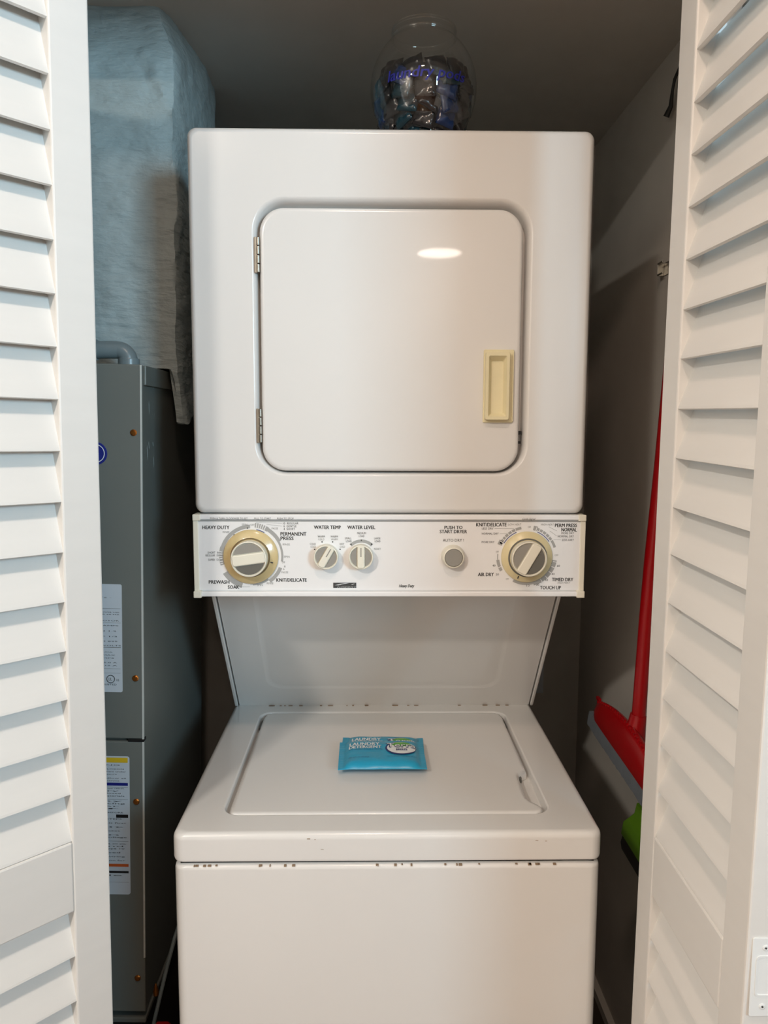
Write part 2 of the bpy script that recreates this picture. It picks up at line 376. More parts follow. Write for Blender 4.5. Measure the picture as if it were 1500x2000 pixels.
mid = [('SHORT   8', 405, 426, 1079, 4), ('REGULAR  10', 401, 426, 1084.5, 4), ('SUPER  12', 406, 426, 1093, 4), ('10  REGULAR', 552, 582, 1022, 4),
       ('6  GENTLE', 553, 578, 1027.5, 4), ('4  SHORT', 553, 575, 1033, 4), ('WARM', 619, 633, 1047.5, 4), ('WARM', 644, 658, 1047.5, 4), ('COLD', 604, 615, 1062, 4), ('HOT', 662, 671, 1062, 4),
       ('MEDIUM', 696, 713, 1041, 4), ('LOAD', 699, 710, 1046.5, 4), ('SMALL', 672, 685, 1051, 4), ('LOAD', 674, 685, 1056.5, 4), ('LARGE', 729, 741, 1051, 4), ('LOAD', 730, 741, 1056.5, 4),
       ('LESS DRY', 939, 962, 1031.5, 4), ('NORMAL DRY', 939, 972, 1041.5, 4), ('MORE DRY', 939, 964, 1058, 4), ('MORE DRY', 1095, 1120, 1040.5, 4), ('NORMAL DRY', 1088, 1120, 1046.5, 4),
       ('LESS DRY', 1097, 1120, 1053.5, 4), ('Heavy Duty', 778, 808, 1144, 6, .35), ('60', 1088, 1094, 1104.5, 4), ('40', 1078, 1084, 1120.5, 4), ('30', 1065, 1071, 1132.5, 4), ('20', 1048, 1054, 1141.5, 4), ('10', 1029, 1035, 1143.5, 4),
       ('20', 968, 974, 1121.5, 4), ('40', 961, 967, 1104, 4)]
sml = [('SPIN', 472, 483, 1024.5, 4), ('OFF', 489, 497, 1025, 4), ('PAUSE', 530, 542, 1032, 4), ('RINSE', 551, 565, 1063, 4), ('SPIN', 553, 564, 1087, 4), ('OFF', 549, 555, 1098, 4), ('8', 553, 556, 1106, 4), ('6', 551, 554, 1111, 4),
       ('PAUSE', 548, 561, 1117.5, 4), ('RINSE', 519, 532, 1139, 4), ('SPIN', 500, 511, 1142.5, 4), ('OFF', 487, 493, 1140.5, 4), ('RINSE', 435, 448, 1039, 4), ('COLD', 620, 632, 1053, 4), ('WARM', 645, 658, 1053, 4), ('COLD', 605, 615, 1067.5, 4), ('COLD', 662, 672, 1067.5, 4), ('RESET', 729, 742, 1071.5, 4),
       ('OFF', 967, 973, 1077, 3.5), ('OFF', 988, 994, 1130.5, 3.5), ('OFF', 1029, 1035, 1028.5, 3.5), ('OFF', 1083, 1090, 1083.5, 3.5), ('LOW HEAT', 990, 1016, 1023.5, 4, .3), ('HIGH HEAT', 1054, 1080, 1023.5, 4, .3), ('HIGH HEAT', 1090, 1115, 1138, 3.5, .3)]
bm = bmesh.new(); panel_text(bm, big+mid)
def disc(bm, u, v, r, m=12, y=PY):
    bm.faces.new([bm.verts.new((GX(u)+r*math.cos(2*PI*i/m), y, GZ(v)+r*math.sin(2*PI*i/m))) for i in range(m)])
for u, v in ((613, 1072.5), (627.5, 1058), (648, 1058), (662.5, 1072.5), (684, 1063), (704, 1054.5), (724, 1062.5), (457, 1044.5), (483, 1031.5)): disc(bm, u, v, .00105)
lg = SF('printed_lettering', bm, 'print', cons)
bm = bmesh.new(); panel_text(bm, sml); SF('printed_lettering', bm, 'printg', cons)
bm = bmesh.new()
for s, a, b, sh in (('PUSH & TURN CLOCKWISE TO SET', 412, 484, 0), ('PULL TO START', 497, 529, 0), ('PUSH TO STOP', 541, 573, 0), ('Cycle Signal', 1017, 1043, .3)):
    for q in text_bm(bm, s, (b-a)*GU, 3.6*GU, shear=sh): q.co = Vector((GX((a+b)/2)+q.co.x, CY-.0034, GZ(1012.3)+q.co.y))
SF('printed_lettering', bm, 'print', cons)
def arc(bm, u, v, r0, r1, a0, a1, y=PY, ticks=0):
    n = max(3, int(abs(a1-a0)/4)); c = (GX(u), GZ(v)); A_ = []
    for i in range(n+1):
        t = R(a0+(a1-a0)*i/n); A_.append([bm.verts.new((c[0]+r*GU*math.sin(t), y, c[1]+r*GU*math.cos(t))) for r in (r0, r1)])
    for p, q in zip(A_, A_[1:]): bm.faces.new((p[0], p[1], q[1], q[0]))
bm = bmesh.new()
for a in ((-107, -72, 53, 63), (-72, -2, 55, 62), (7, 32, 57, 66), (32, 62, 58, 65), (62, 100, 58, 62), (112, 145, 57, 64), (145, 178, 53, 58), (-162, -122, 56, 66)):
    arc(bm, 490, 1086, a[2], a[3], a[0], a[1])
for a in ((-64, -12, 55, 60), (-67, -58, 54, 63), (12, 20, 53, 62), (20, 72, 55, 60), (98, 107, 51, 60), (107, 165, 52, 60), (165, 208, 52, 57), (-97, -85, 56, 58), (-120, -97, 54, 60)):
    arc(bm, 1028, 1086, a[2], a[3], a[0], a[1])
arc(bm, 704, 1086, 27, 33, -44, 44)
def line(bm, u0, v0, u1, v1, t=.5):
    a = Vector((GX(u0), PY, GZ(v0))); b = Vector((GX(u1), PY, GZ(v1))); d = (b-a).normalized(); n = Vector((-d.z, 0, d.x))*t*GU
    bm.faces.new([bm.verts.new(q) for q in (a-n, b-n, b+n, a+n)])
for l in ((466, 1146, 486, 1146), (427, 1079, 434, 1079), (427, 1084.5, 434, 1084.5), (427, 1093, 434, 1093), (500, 1020, 550, 1022), (520, 1024, 550, 1027.5), (964, 1031.5, 1002, 1031.5), (974, 1041.5, 988, 1041.5), (1070, 1028, 1086, 1036), (1072, 1036, 1086, 1046), (1080, 1053, 1094, 1053)): line(bm, *l, .3)
SF('dial_scale', bm, 'printm', cons)
bm = bmesh.new()
for u, v, a0, a1, r in ((490, 1086, 11, 29, 52.5), (1028, 1086, -60, -24, 51.5), (1028, 1086, 22, 56, 51.5)): arc(bm, u, v, r, r+1.4, a0, a1, y=PY-.0001)
SF('dial_scale', bm, 'printb', cons)
bm = bmesh.new()
for a in (-104, -100, -95, -90, -86, -82, 10, 14, 18, 22, 26): arc(bm, 490, 1086, 57, 66 if a > 0 else 62.5, a-.7, a+.7, y=PY-.0002)
for a in (-60, -54, -48, -40, -32, -24, 18, 25, 32, 40, 48, 56, 101, 112, 124, 136, 148, -112): arc(bm, 1028, 1086, 53, 60.5, a-.7, a+.7, y=PY-.0002)
SF('dial_scale', bm, 'plastic', cons)
# name badge
bm = bmesh.new(); box(bm, GX(649), GX(694), PY-.0003, PY+.0005, GZ(1148), GZ(1138)); bd = finish('name_badge', bm, 'print', cons, smooth=False)
bm = bmesh.new()
for q in text_bm(bm, 'Kenmore', 37*GU, 5.6*GU, shear=.25, off=.03): q.co = Vector((GX(675.5)+q.co.x, PY-.0006, GZ(1144.9)+q.co.y))
pts = [(652, 1143), (662, 1140.3), (674, 1138.7), (680, 1138.6), (668, 1140.4), (658, 1142.6)]
bm.faces.new([bm.verts.new((GX(u), PY-.0006, GZ(v))) for u, v in pts])
pts = [(684, 1141.5), (690, 1139.6), (691, 1139.8), (686, 1142)]
bm.faces.new([bm.verts.new((GX(u), PY-.0006, GZ(v))) for u, v in pts])
SF('badge_lettering', bm, 'white', bd)

# knobs. local frame: x right, z up, y out is negative; the bar runs along local z then turned
def dfield(bm, rad, half, side, y0, y1, inset=0):
    """circle segment left or right of the grip bar, slightly raised block"""
    r = rad-inset; h = half+inset; a0 = math.acos(h/r); pts = []
    n = 14
    for i in range(n+1):
        t = -a0+2*a0*i/n; pts.append((side*r*math.cos(t), r*math.sin(t)))
    loft(bm, [[(x, y, z) for x, z in (pts if side > 0 else pts[::-1])] for y in (y0, y1)])
def knob(u, v, rad, depth, half, ang, base, big=False, skirtm=None, skr=0):
    k = empty('knob' if not big else 'timer_knob', (GX(u), CY, GZ(v))); k.parent = unit
    if big:
        bm = bmesh.new(); lathe(bm, [(skr, -.0005), (skr, -.003), (skr-.001, -.0045), (skr-.004, -.006), (rad+.004, -.0095), (rad+.0015, -.010)], n=64); d = finish('dial_skirt', bm, skirtm, k)
        bm = bmesh.new(); t = R(base)
        c = Vector((math.sin(t), 0, math.cos(t)))*(rad+.0065); s = Vector((math.cos(t), 0, -math.sin(t)))
        dd = Vector((math.sin(t), 0, math.cos(t)))
        bm.faces.new([bm.verts.new(c+s*a*.0009+dd*b*.0022+Vector((0, -.0098-.0, 0))) for a, b in ((-1, -1), (1, -1), (1, 1), (-1, 1))])
        finish('dial_mark', bm, 'print', k, smooth=False)
        bm = bmesh.new(); lathe(bm, [(rad+.0034, -.0092), (rad+.0030, -.0104), (rad+.0008, -.0104), (rad+.0004, -.0092)], n=64, cap0=False, cap1=False); finish('dial_ring', bm, 'ringb' if skirtm == 'gold' else 'kdark', k)
        y0 = -.0095
    else: y0 = -.0002
    yf = y0-depth
    bm = bmesh.new(); lathe(bm, [(rad, y0), (rad, yf+.0022), (rad-.0006, yf+.0012), (rad-.0018, yf+.0009), (rad-.0024, yf+.0016), (rad-.0030, yf+.0036)], n=56)
    finish('knob_rim', bm, 'ivory', k)
    R_ = Matrix.Rotation(R(ang), 4, 'Y')
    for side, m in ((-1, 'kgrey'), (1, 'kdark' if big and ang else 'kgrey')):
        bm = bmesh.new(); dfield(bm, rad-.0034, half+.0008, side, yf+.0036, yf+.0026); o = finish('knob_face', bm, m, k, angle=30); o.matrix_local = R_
    bm = bmesh.new()
    hh = math.sqrt(rad**2-half**2)-.0008
    loftXZ(bm, [(-half, half, -hh, hh, .0035, y0-.001), (-half, half, -hh, hh, .0035, yf+.0010), (-half+.0008, half-.0008, -hh+.0006, hh-.0006, .003, yf), (-half+.0022, half-.0022, -hh+.0016, hh-.0016, .002, yf-.0004)], n=5)
    o = finish('grip_bar', bm, 'ivory', k, angle=60); o.matrix_local = R_
    if not big:
        bm = bmesh.new(); box(bm, -.0008, .0008, yf-.0006, yf-.0002, .001, hh-.0022); o = finish('pointer_line', bm, 'kgrey', k, smooth=False); o.matrix_local = R_
    return k
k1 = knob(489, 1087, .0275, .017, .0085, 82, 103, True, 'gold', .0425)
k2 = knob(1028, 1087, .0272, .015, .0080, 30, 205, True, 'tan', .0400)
k3 = knob(636, 1085, .0190, .018, .0058, 30, 0)
k4 = knob(703.5, 1085, .0190, .018, .0058, 0, 0)
bt = empty('start_button', (GX(883), CY, GZ(1086))); bt.parent = unit
bm = bmesh.new(); lathe(bm, [(.0185, -.0002), (.0182, -.006), (.0168, -.013), (.0155, -.0155), (.0142, -.0160), (.0138, -.0135)], n=48); finish('button_collar', bm, 'ivory', bt)
bm = bmesh.new(); lathe(bm, [(.0136, -.010), (.0136, -.0155), (.0126, -.0165), (.006, -.0162)], n=48); finish('button_cap', bm, 'kgrey', bt)

# slanted splash panel between console and washer top, with side flanges and a stamped rectangle
th = math.atan2(.207, .277)          # lean
SP = Matrix.Translation((0, 1.525, .8095)) @ Matrix.Rotation(th, 4, 'X')
# local: x across, z up the slope, -y outward
bm = bmesh.new()
L = [(-.2985, .2950, 0, .43, .001, .012), (-.2985, .2950, 0, .43, .001, 0)]
L += [(-.238, .227, .058, .40, .034, 0), (-.236, .225, .060, .398, .033, .0005), (-.230, .219, .066, .392, .030, .0013), (-.226, .215, .070, .388, .028, .0015)]
loftXZ(bm, L, n=8)
for v in bm.verts: v.co = SP @ v.co
U('splash_panel', bm, 'enamel', angle=40)
for a, b in ((-.3075, -.3010), (.2975, .3035)):
    bm = bmesh.new(); box(bm, a, b, -.0035, .012, .002, .41, SP); U('panel_flange', bm, 'enamel', smooth=False, bevel=.0015)
bm = bmesh.new(); box(bm, -.296, .291, .013, .03, .0, .40, SP); box(bm, -.29, .285, 1.45, 1.80, 1.0, 1.2425); U('rear_housing', bm, 'gap_shade', smooth=False)

# washer
wx0, wx1, wy0, wy1 = -.3085, .2985, 1.0250, 1.72
bm = bmesh.new()
loftXY(bm, [(wx0, wx1, wy0, wy1, .016, 0.0), (wx0, wx1, wy0, wy1, .016, .7545)] + [(wx0+a, wx1-a, wy0+a, wy1-a, .016, z) for a, z in ((.0010, .7585), (.0035, .7610), (.008, .7618))], n=8)
U('washer_cabinet', bm, 'enamel', angle=50)
bm = bmesh.new(); box(bm, wx0+.009, wx1-.009, wy0+.008, wy1-.008, .755, .775); U('gap_shade_fill', bm, 'gap_shade', smooth=False)  # dark fill painted for the shade between cabinet and top
bm = bmesh.new(); e = .0012
L = [(wx0+.006, wx1-.006, wy0+.006, wy1, .014, .7660), (wx0+.0010-e, wx1-.0010+e, wy0+.0010-e, wy1, .016, .7680), (wx0-e, wx1+e, wy0-e, wy1, .017, .7715), (wx0-e, wx1+e, wy0-e, wy1, .017, .7995)]
L += [(wx0-e+a, wx1+e-a, wy0-e+a, wy1-a, .017, z) for a, z in ((.0008, .8035), (.0028, .8070), (.0058, .8088), (.0095, .8094))]
L += [(-.2505, .2395, 1.0745, 1.4900, .028, .8095), (-.2490, .2380, 1.0760, 1.4885, .027, .8092), (-.2470, .2360, 1.0775, 1.4865, .026, .8075), (-.2455, .2345, 1.0785, 1.4850, .025, .7960), (-.2450, .2340, 1.0787, 1.4845, .025, .7940)]
loftXY(bm, L, n=10); top = U('washer_top', bm, 'enamel', angle=50)
# lid with a finger scoop at the right front
lid = [(-.2385, 1.086), (-.232, 1.0800), (.214, 1.0800), (.2235, 1.0835), (.2285, 1.0910), (.2285, 1.0990), (.2235, 1.1075), (.2165, 1.1150), (.2120, 1.1250), (.2115, 1.150), (.2120, 1.175), (.2130, 1.200), (.2160, 1.210), (.2290, 1.2200), (.2295, 1.240),
       (.2300, 1.455), (.2280, 1.474), (.2180, 1.4820), (-.2300, 1.4820), (-.2380, 1.474), (-.2405, 1.455), (-.2405, 1.100)]
bm = bmesh.new()
def shrink(pts, d):
    n = len(pts); out = []
    for i in range(n):
        p, q, s = Vector(pts[i-1]), Vector(pts[i]), Vector(pts[(i+1) % n])
        e1 = (q-p).normalized(); e2 = (s-q).normalized(); nn = Vector((-(e1.y+e2.y), e1.x+e2.x)).normalized(); out.append(q+nn*d)
    return out
def ring(d, z): return [(p.x, p.y, z) for p in shrink(lid, d)]
loft(bm, [ring(0, .7945), ring(0, .8030), ring(.0008, .8068), ring(.0025, .8088), ring(.0050, .8095), ring(.0080, .8098)])
U('washer_lid', bm, 'enamel', angle=50)
bm = bmesh.new(); box(bm, .2150, .2190, 1.206, 1.224, .7942, .8030); U('lid_catch', bm, 'kdark', smooth=False)
for hx in (.2300, -.2450):
    bm = bmesh.new(); box(bm, hx, hx+.0045, 1.430, 1.478, .7942, .7990); U('lid_hinge', bm, 'kdark', smooth=False)
# wear marks
bm = bmesh.new()
for x, zz, a, b in ((-.117, .8015, .0045, .0011), (-.108, .8005, .0012, .0008), (.205, .7975, .004, .0006), (.218, .7965, .003, .0006), (-.098, .786, .004, .0005)):
    box(bm, x-a/2, x+a/2, wy0-e-.0003, wy0-e+.0005, zz-b/2, zz+b/2)
for i in range(26):
    x = random.choice((-.28, -.16, .0, .1, .2, -.24))+random.uniform(-.03, .03); a = random.uniform(.001, .005)
    box(bm, x, x+a, wy0+.0002, wy0+.004, .7590+random.uniform(0, .0020), .7612)
U('paint_chips', bm, 'rust', smooth=False)['kind'] = 'stuff'
bm = bmesh.new()
for i in range(22):
    x = random.uniform(-.25, .25); a = random.uniform(.002, .012); box(bm, x, x+a, 1.5195, 1.5240, .8094, .8094+random.uniform(.0002, .0008))
U('paint_chips', bm, 'rust', smooth=False)['kind'] = 'stuff'

# ------------------------------------------------------------ two detergent packets
PW, PD, PH = .146, .104, .0085
def ph(x, y):
    ax = min(1, abs(2*x/(PW-.022))); ay = min(1, abs(2*y/(PD-.004)))
    return .0014+PH*max(0, (1-ax**7))**.6*max(0, (1-ay**7))**.6
def packet(loc, rz, label, tilt=0):
    o = empty('detergent_packet', loc, label, 'packet', 'laundry detergent packets on the washer lid'); o.rotation_euler = (tilt, 0, rz)
    bm = bmesh.new(); nx, ny = 44, 26; top_ = []; bot = []
    for j in range(ny+1):
        for i in range(nx+1):
            x = -PW/2+PW*i/nx; y = -PD/2+PD*j/ny
            wob = .0012*noise.noise(Vector((x*40, y*60, rz*9)))
            edge = abs(2*x/PW) > .86
            h = ph(x, y)+(wob if not edge else .0006*math.sin(y*900))
            yy = y*(1+.035*abs(2*x/PW)**6)+.0015*noise.noise(Vector((x*30, 3, rz)))
            top_.append(bm.verts.new((x, yy, max(.0006, h)))); bot.append(bm.verts.new((x, yy, 0)))
    W_ = nx+1
    for j in range(ny):
        for i in range(nx):
            a = j*W_+i; bm.faces.new((top_[a], top_[a+1], top_[a+W_+1], top_[a+W_])); bm.faces.new((bot[a], bot[a+W_], bot[a+W_+1], bot[a+1]))
    rim = list(range(nx+1))+[j*W_+nx for j in range(1, ny+1)]+[ny*W_+i for i in range(nx-1, -1, -1)]+[j*W_ for j in range(ny-1, 0, -1)]
    for a, b in zip(rim, rim[1:]+rim[:1]): bm.faces.new((top_[a], bot[a], bot[b], top_[b]))
    finish('film_wrapper', bm, 'packet', o, angle=70)
    def pu(u): return (u-747)*PW/162
    def pv(v): return ((1508-v)*.80)/57*PD-PD/2+.0015
    def drape(bm, lift=.0007):
        for f in list(bm.faces): pass
        for v in bm.verts: v.co.z = ph(v.co.x, v.co.y)+.0011+lift
    def txt(nm, items, m, lift=0):
        bm = bmesh.new()
        for s, a, b, v, h, *k in items:
            for q in text_bm(bm, s, (b-a)*PW/162, h*PD/57, shear=k[0] if k else 0, off=k[1] if len(k) > 1 else .012): q.co = Vector((q.co.x+pu((a+b)/2), q.co.y*.92+pv(v), 0))
        drape(bm, lift); SF(nm, bm, m, o)
    def oval(nm, cu, cv, ru, rv, m, lift):
        bm = bmesh.new(); rings = []
        for k in (1, .8, .6, .4, .2):
            rings.append([Vector((pu(cu)+ru*k*PW/162*math.cos(2*PI*i/40), pv(cv)+rv*k*PD/57*math.sin(2*PI*i/40), 0)) for i in range(40)])
        loft(bm, rings, cap0=False); drape(bm, lift); finish(nm, bm, m, o, smooth=False)
    txt('wrapper_lettering', [('LAUNDRY', 686, 743, 1456, 7), ('DETERGENT', 685, 746, 1464.5, 6.5)], 'white')
    txt('wrapper_lettering', [('FOR TOUGH STAINS & ODORS', 685, 748, 1471.5, 1.8, 0, 0), ('NET WT 1.16 OZ (33 g)', 685, 722, 1492, 2, 0, 0), ('FOR HIGH EFFICIENCY & STANDARD MACHINES', 757, 812, 1491, 1.8, 0, 0)], 'pkt_dark')
    oval('logo_border', 782.5, 1469, 29, 14.5, 'pkt_dark', 0)
    oval('logo_oval', 784, 1468.5, 27, 12.8, 'white', .0004)
    oval('logo_hill', 785, 1459.5, 18, 4.5, 'pkt_green', .0008)
    txt('logo_lettering', [('Terra', 756, 813, 1463, 10, 0, .07)], 'pkt_dark', .0012)
    txt('logo_lettering', [('Terra', 757, 812, 1463, 9.6, 0, .0)], 'white', .0018)
    txt('logo_lettering', [('BREEZE', 774, 795, 1474.5, 4, 0, .02)], 'pkt_dark', .0012)
    return o
packet((-.009, 1.299, .8100), R(-1.5), 'cyan laundry detergent packet underneath, mostly covered, only its rear strip showing')
packet((-.011, 1.256, .8200), R(.6), 'cyan laundry detergent packet lying on top, its whole printed face showing')

# ------------------------------------------------------------ clear jar and laundry pods on the dryer
JX, JY, JZ = .052, 1.285, 1.8162
jar = empty('plastic_jar', (JX, JY, JZ), 'clear round plastic fishbowl jar with blue lettering on top of the dryer', 'jar')
prof = [(.036, .0025), (.044, .0012), (.050, .0130)]
for i in range(0, 22):
    t = R(-54+i*(54+53)/21); prof.append((.084*math.cos(t), .0925+.091*math.sin(t)))
prof += [(.0500, .1665), (.0503, .169), (.0512, .170), (.0512, .172), (.0503, .173), (.0503, .177), (.0512, .178), (.0512, .180), (.0508, .1815)]
bm = bmesh.new(); lathe(bm, prof, axis='z', n=72, cap1=False); jb = finish('jar_bowl', bm, 'clear', jar, angle=40)
bm = bmesh.new(); lathe(bm, [(.0508, .1815), (.0500, .1825), (.0490, .1815), (.0490, .169), (.0485, .1665)], axis='z', n=72, cap0=False, cap1=False); finish('jar_neck', bm, 'clear', jar, angle=40)
def jr(z):
    t = (z-.0925)/.091; return .084*math.sqrt(max(.01, 1-t*t))
bm = bmesh.new()
for q in text_bm(bm, 'laundry pods', .126, .0150, shear=.2, off=.01):
    s, z = q.co.x, .086+q.co.y; ang = s/.083; r = jr(z)+.0006
    q.co = Vector((r*math.sin(ang), -r*math.cos(ang), z))
SF('jar_lettering', bm, 'jarprint', jar)['label'] = 'blue script lettering'
def pod_mesh():
    bm = bmesh.new(); nx = 10; t_, b_ = [], []
    for j in range(nx+1):
        for i in range(nx+1):
            u, v = -1+2*i/nx, -1+2*j/nx
            h = .0065*((1-u**4)*(1-v**4))**.5*(1+.5*noise.noise(Vector((u*1.7, v*1.7, 2))))
            t_.append(bm.verts.new((u*.017, v*.015, h+.0003))); b_.append(bm.verts.new((u*.017, v*.015, -h-.0003)))
    W_ = nx+1
    for j in range(nx):
        for i in range(nx):
            a = j*W_+i; bm.faces.new((t_[a], t_[a+1], t_[a+W_+1], t_[a+W_])); bm.faces.new((b_[a], b_[a+W_], b_[a+W_+1], b_[a+1]))
    rim = list(range(nx+1))+[j*W_+nx for j in range(1, nx+1)]+[nx*W_+i for i in range(nx-1, -1, -1)]+[j*W_ for j in range(nx-1, 0, -1)]
    for a, b in zip(rim, rim[1:]+rim[:1]): bm.faces.new((t_[a], b_[a], b_[b], t_[b]))
    bmesh.ops.recalc_face_normals(bm, faces=bm.faces)
    me = bpy.data.meshes.new('laundry_pod'); bm.to_mesh(me); bm.free()
    for p in me.polygons: p.use_smooth = True
    return me
pms = []
for m in ('pod_dark', 'pod_blue', 'pod_teal'):
    me = pod_mesh(); me.materials.append(M[m]); pms.append(me)
layers = [(.020, .040, 7, .012), (.034, .055, 10, .3), (.034, .025, 4, .6), (.052, .063, 12, .1), (.052, .033, 5, .9), (.070, .068, 12, .5), (.070, .036, 5, .2), (.088, .069, 12, .0), (.088, .038, 6, .6), (.104, .064, 11, .4), (.104, .030, 5, .1)]
LN = {.020: 'bottom', .034: 'second', .052: 'third', .070: 'fourth', .088: 'fifth', .104: 'top'}
cnt = 0
for z, rad, n, ph0 in layers:
    for i in range(n):
        a = 2*PI*i/n+ph0; idx = (0, 1, 0, 2, 0, 1, 0, 2)[(cnt*5+2) % 8]
        if z > .1: idx = 0
        o = bpy.data.objects.new('laundry_pod', pms[idx]); COL.objects.link(o)
        o.location = (JX+rad*math.cos(a), JY+rad*math.sin(a), JZ+z+random.uniform(-.003, .003))
        o.rotation_euler = (R(90)*random.uniform(.6, 1), random.uniform(-.5, .5), a+PI/2+random.uniform(-.3, .3))
        side = 'in the middle' if rad < .0395 else ('on the front', 'at the front left', 'on the left', 'at the back left', 'at the back', 'at the back right', 'on the right', 'at the front right')[int(((-a-PI/2) % (2*PI)+PI/8)/(PI/4)) % 8]
        c_ = ('dark grey', 'deep blue', 'dark teal')[idx]
        tag(o, c_+' wrapped laundry pod '+side+' of the jar, '+LN[z]+' layer', 'laundry pod', c_+' laundry pods '+side+' of the jar, '+LN[z]+' layer'); cnt += 1

# ------------------------------------------------------------ furnace cabinet on the left
fn = empty('furnace', (-.415, 1.22, .38), 'tall grey sheet metal furnace cabinet with stickers, left of the laundry unit', 'furnace')
fn.rotation_euler = (0, R(1.40), 0)
FZ = 1.092     # height of the cabinet; local origin is its lower right front corner
def F(nm, bm, m, par=None, **k): return finish(nm, bm, m, par or fn, **k)
bm = bmesh.new(); box(bm, -.53, -.003, .012, .45, -.01, FZ); F('cabinet', bm, 'furn', smooth=False, bevel=.002)
bm = bmesh.new(); box(bm, -.532, 0, 0, .014, .486, FZ+.001); F('upper_panel', bm, 'furn', smooth=False, bevel=.0022)
bm = bmesh.new(); box(bm, -.532, 0, 0, .014, 0, .4815); F('lower_panel', bm, 'furn', smooth=False, bevel=.0022)
bm = bmesh.new(); box(bm, -.532, 0, .002, .45, -.022, -.013); F('base_rail', bm, 'furn', smooth=False, bevel=.0015)
bm = bmesh.new(); box(bm, -.0022, .0006, -.0007, .0022, .486, FZ); box(bm, -.0022, .0006, -.0007, .0022, .10, .4815); F('edge_highlight', bm, 'furn_highlight', smooth=False)  # thin pale strips paint the highlight along the front corner
bm = bmesh.new(); box(bm, -.025, .0005, -.001, .012, .4815, .486); F('seam_slot', bm, 'black', smooth=False)
bm = bmesh.new(); box(bm, -.003, .0012, .02, .20, FZ-.030, FZ+.001); F('top_flange', bm, 'furn', smooth=False, bevel=.0012)
for z in (.987, .589, .378, .063):
    bm = bmesh.new(); lathe(bm, [(.0052, .0), (.0052, -.0012), (.0040, -.0022), (.0036, -.0022), (.0030, -.0040), (.0012, -.0042)], (-.0125, 0, z), n=20); F('screw', bm, 'copper')
# scratches on the side
bm = bmesh.new()
for i in range(9):
    y = .02+random.uniform(0, .06); z = .90+random.uniform(0, .13)+(.1 if i < 2 else 0); l = random.uniform(.008, .03); dy = random.uniform(-.004, .006)
    bm.faces.new([bm.verts.new(c) for c in ((-.0024, y, z), (-.0024, y+.0016, z+l*.3), (-.0024, y+.002+dy, z+l), (-.0024, y+dy, z+l*.8))])
    bm.verts.ensure_lookup_table()
for v in bm.verts: v.co.x = -.0027
F('scratches', bm, 'scratch', smooth=False)['kind'] = 'stuff'
# round emblem
bm = bmesh.new(); lathe(bm, [(.018, 0), (.018, -.0012), (.017, -.0016)], (-.072, 0, .953), n=36); em = F('round_emblem', bm, 'blue'); em['label'] = 'round blue emblem'
bm = bmesh.new(); lathe(bm, [(.0145, -.0014), (.0145, -.0019), (.0133, -.0019), (.0133, -.0014)], (-.072, 0, .953), n=36, cap0=False, cap1=False); F('emblem_ring', bm, 'white', em)
# pale rating sticker
def sticker(nm, x0, x1, z0, z1, r=.003):
    bm = bmesh.new(); loftXZ(bm, [(x0, x1, z0, z1, r, .0002), (x0, x1, z0, z1, r, -.0005)], n=4); return F(nm, bm, 'sticker')
def bars(nm, par, L, m, y=-.0008):
    bm = bmesh.new()
    for a, b, z, h in L: bm.faces.new([bm.verts.new(c) for c in ((a, y, z-h/2), (b, y, z-h/2), (b, y, z+h/2), (a, y, z+h/2))])
    return SF(nm, bm, m, par)
s1 = sticker('rating_sticker', -.12, -.0335, .565, .744)
bm = bmesh.new()
def st(bm, s, x0, x1, z, h, y=-.0008):
    for q in text_bm(bm, s, x1-x0, h): q.co = Vector((q.co.x+(x0+x1)/2, y, q.co.y+z))
for s, a, b, z in (('- VOLTS -', -.100, -.050, .722), ('LISTED FOR INDOOR USE', -.110, -.0375, .698), ('AIR HANDLER 60 HZ', -.110, -.0375, .6945), ('SERIES MOTOR', -.100, -.038, .684), ('MAX AMPS', -.090, -.039, .676),
                   ('PH 1.2', -.075, -.0425, .667), ('HP 1/3', -.075, -.0415, .658), ('RPM 825', -.080, -.0410, .650), ('208-230 VOLTS', -.100, -.0355, .643), ('C/A', -.062, -.049, .632), ('UNIT MAX', -.090, -.045, .627), ('AMPS', -.075, -.0465, .622), ('CIRCUIT 15.0 A', -.110, -.0420, .6145), ('BREAKER 15 A', -.110, -.0420, .6095)):
    st(bm, s, a, b, z, .0018)
st(bm, 'US', -.0435, -.0390, .5855, .0035); st(bm, 'LISTED', -.062, -.0430, .578, .0028); st(bm, 'UL', -.0565, -.0505, .5870, .0050)
SF('sticker_print', bm, 'print', s1)
bars('sticker_rules', s1, [(-.118, -.0355, .704, .0005), (-.118, -.0355, .6400, .0007), (-.118, -.0355, .6805, .0003), (-.118, -.0365, .6045, .0003), (-.118, -.0365, .597, .0003)], 'kdark')
bm = bmesh.new(); lathe(bm, [(.0068, -.0006), (.0068, -.0010), (.0058, -.0010), (.0058, -.0006)], (-.0525, 0, .5870), n=28, cap0=False, cap1=False); finish('sticker_mark', bm, 'print', s1)
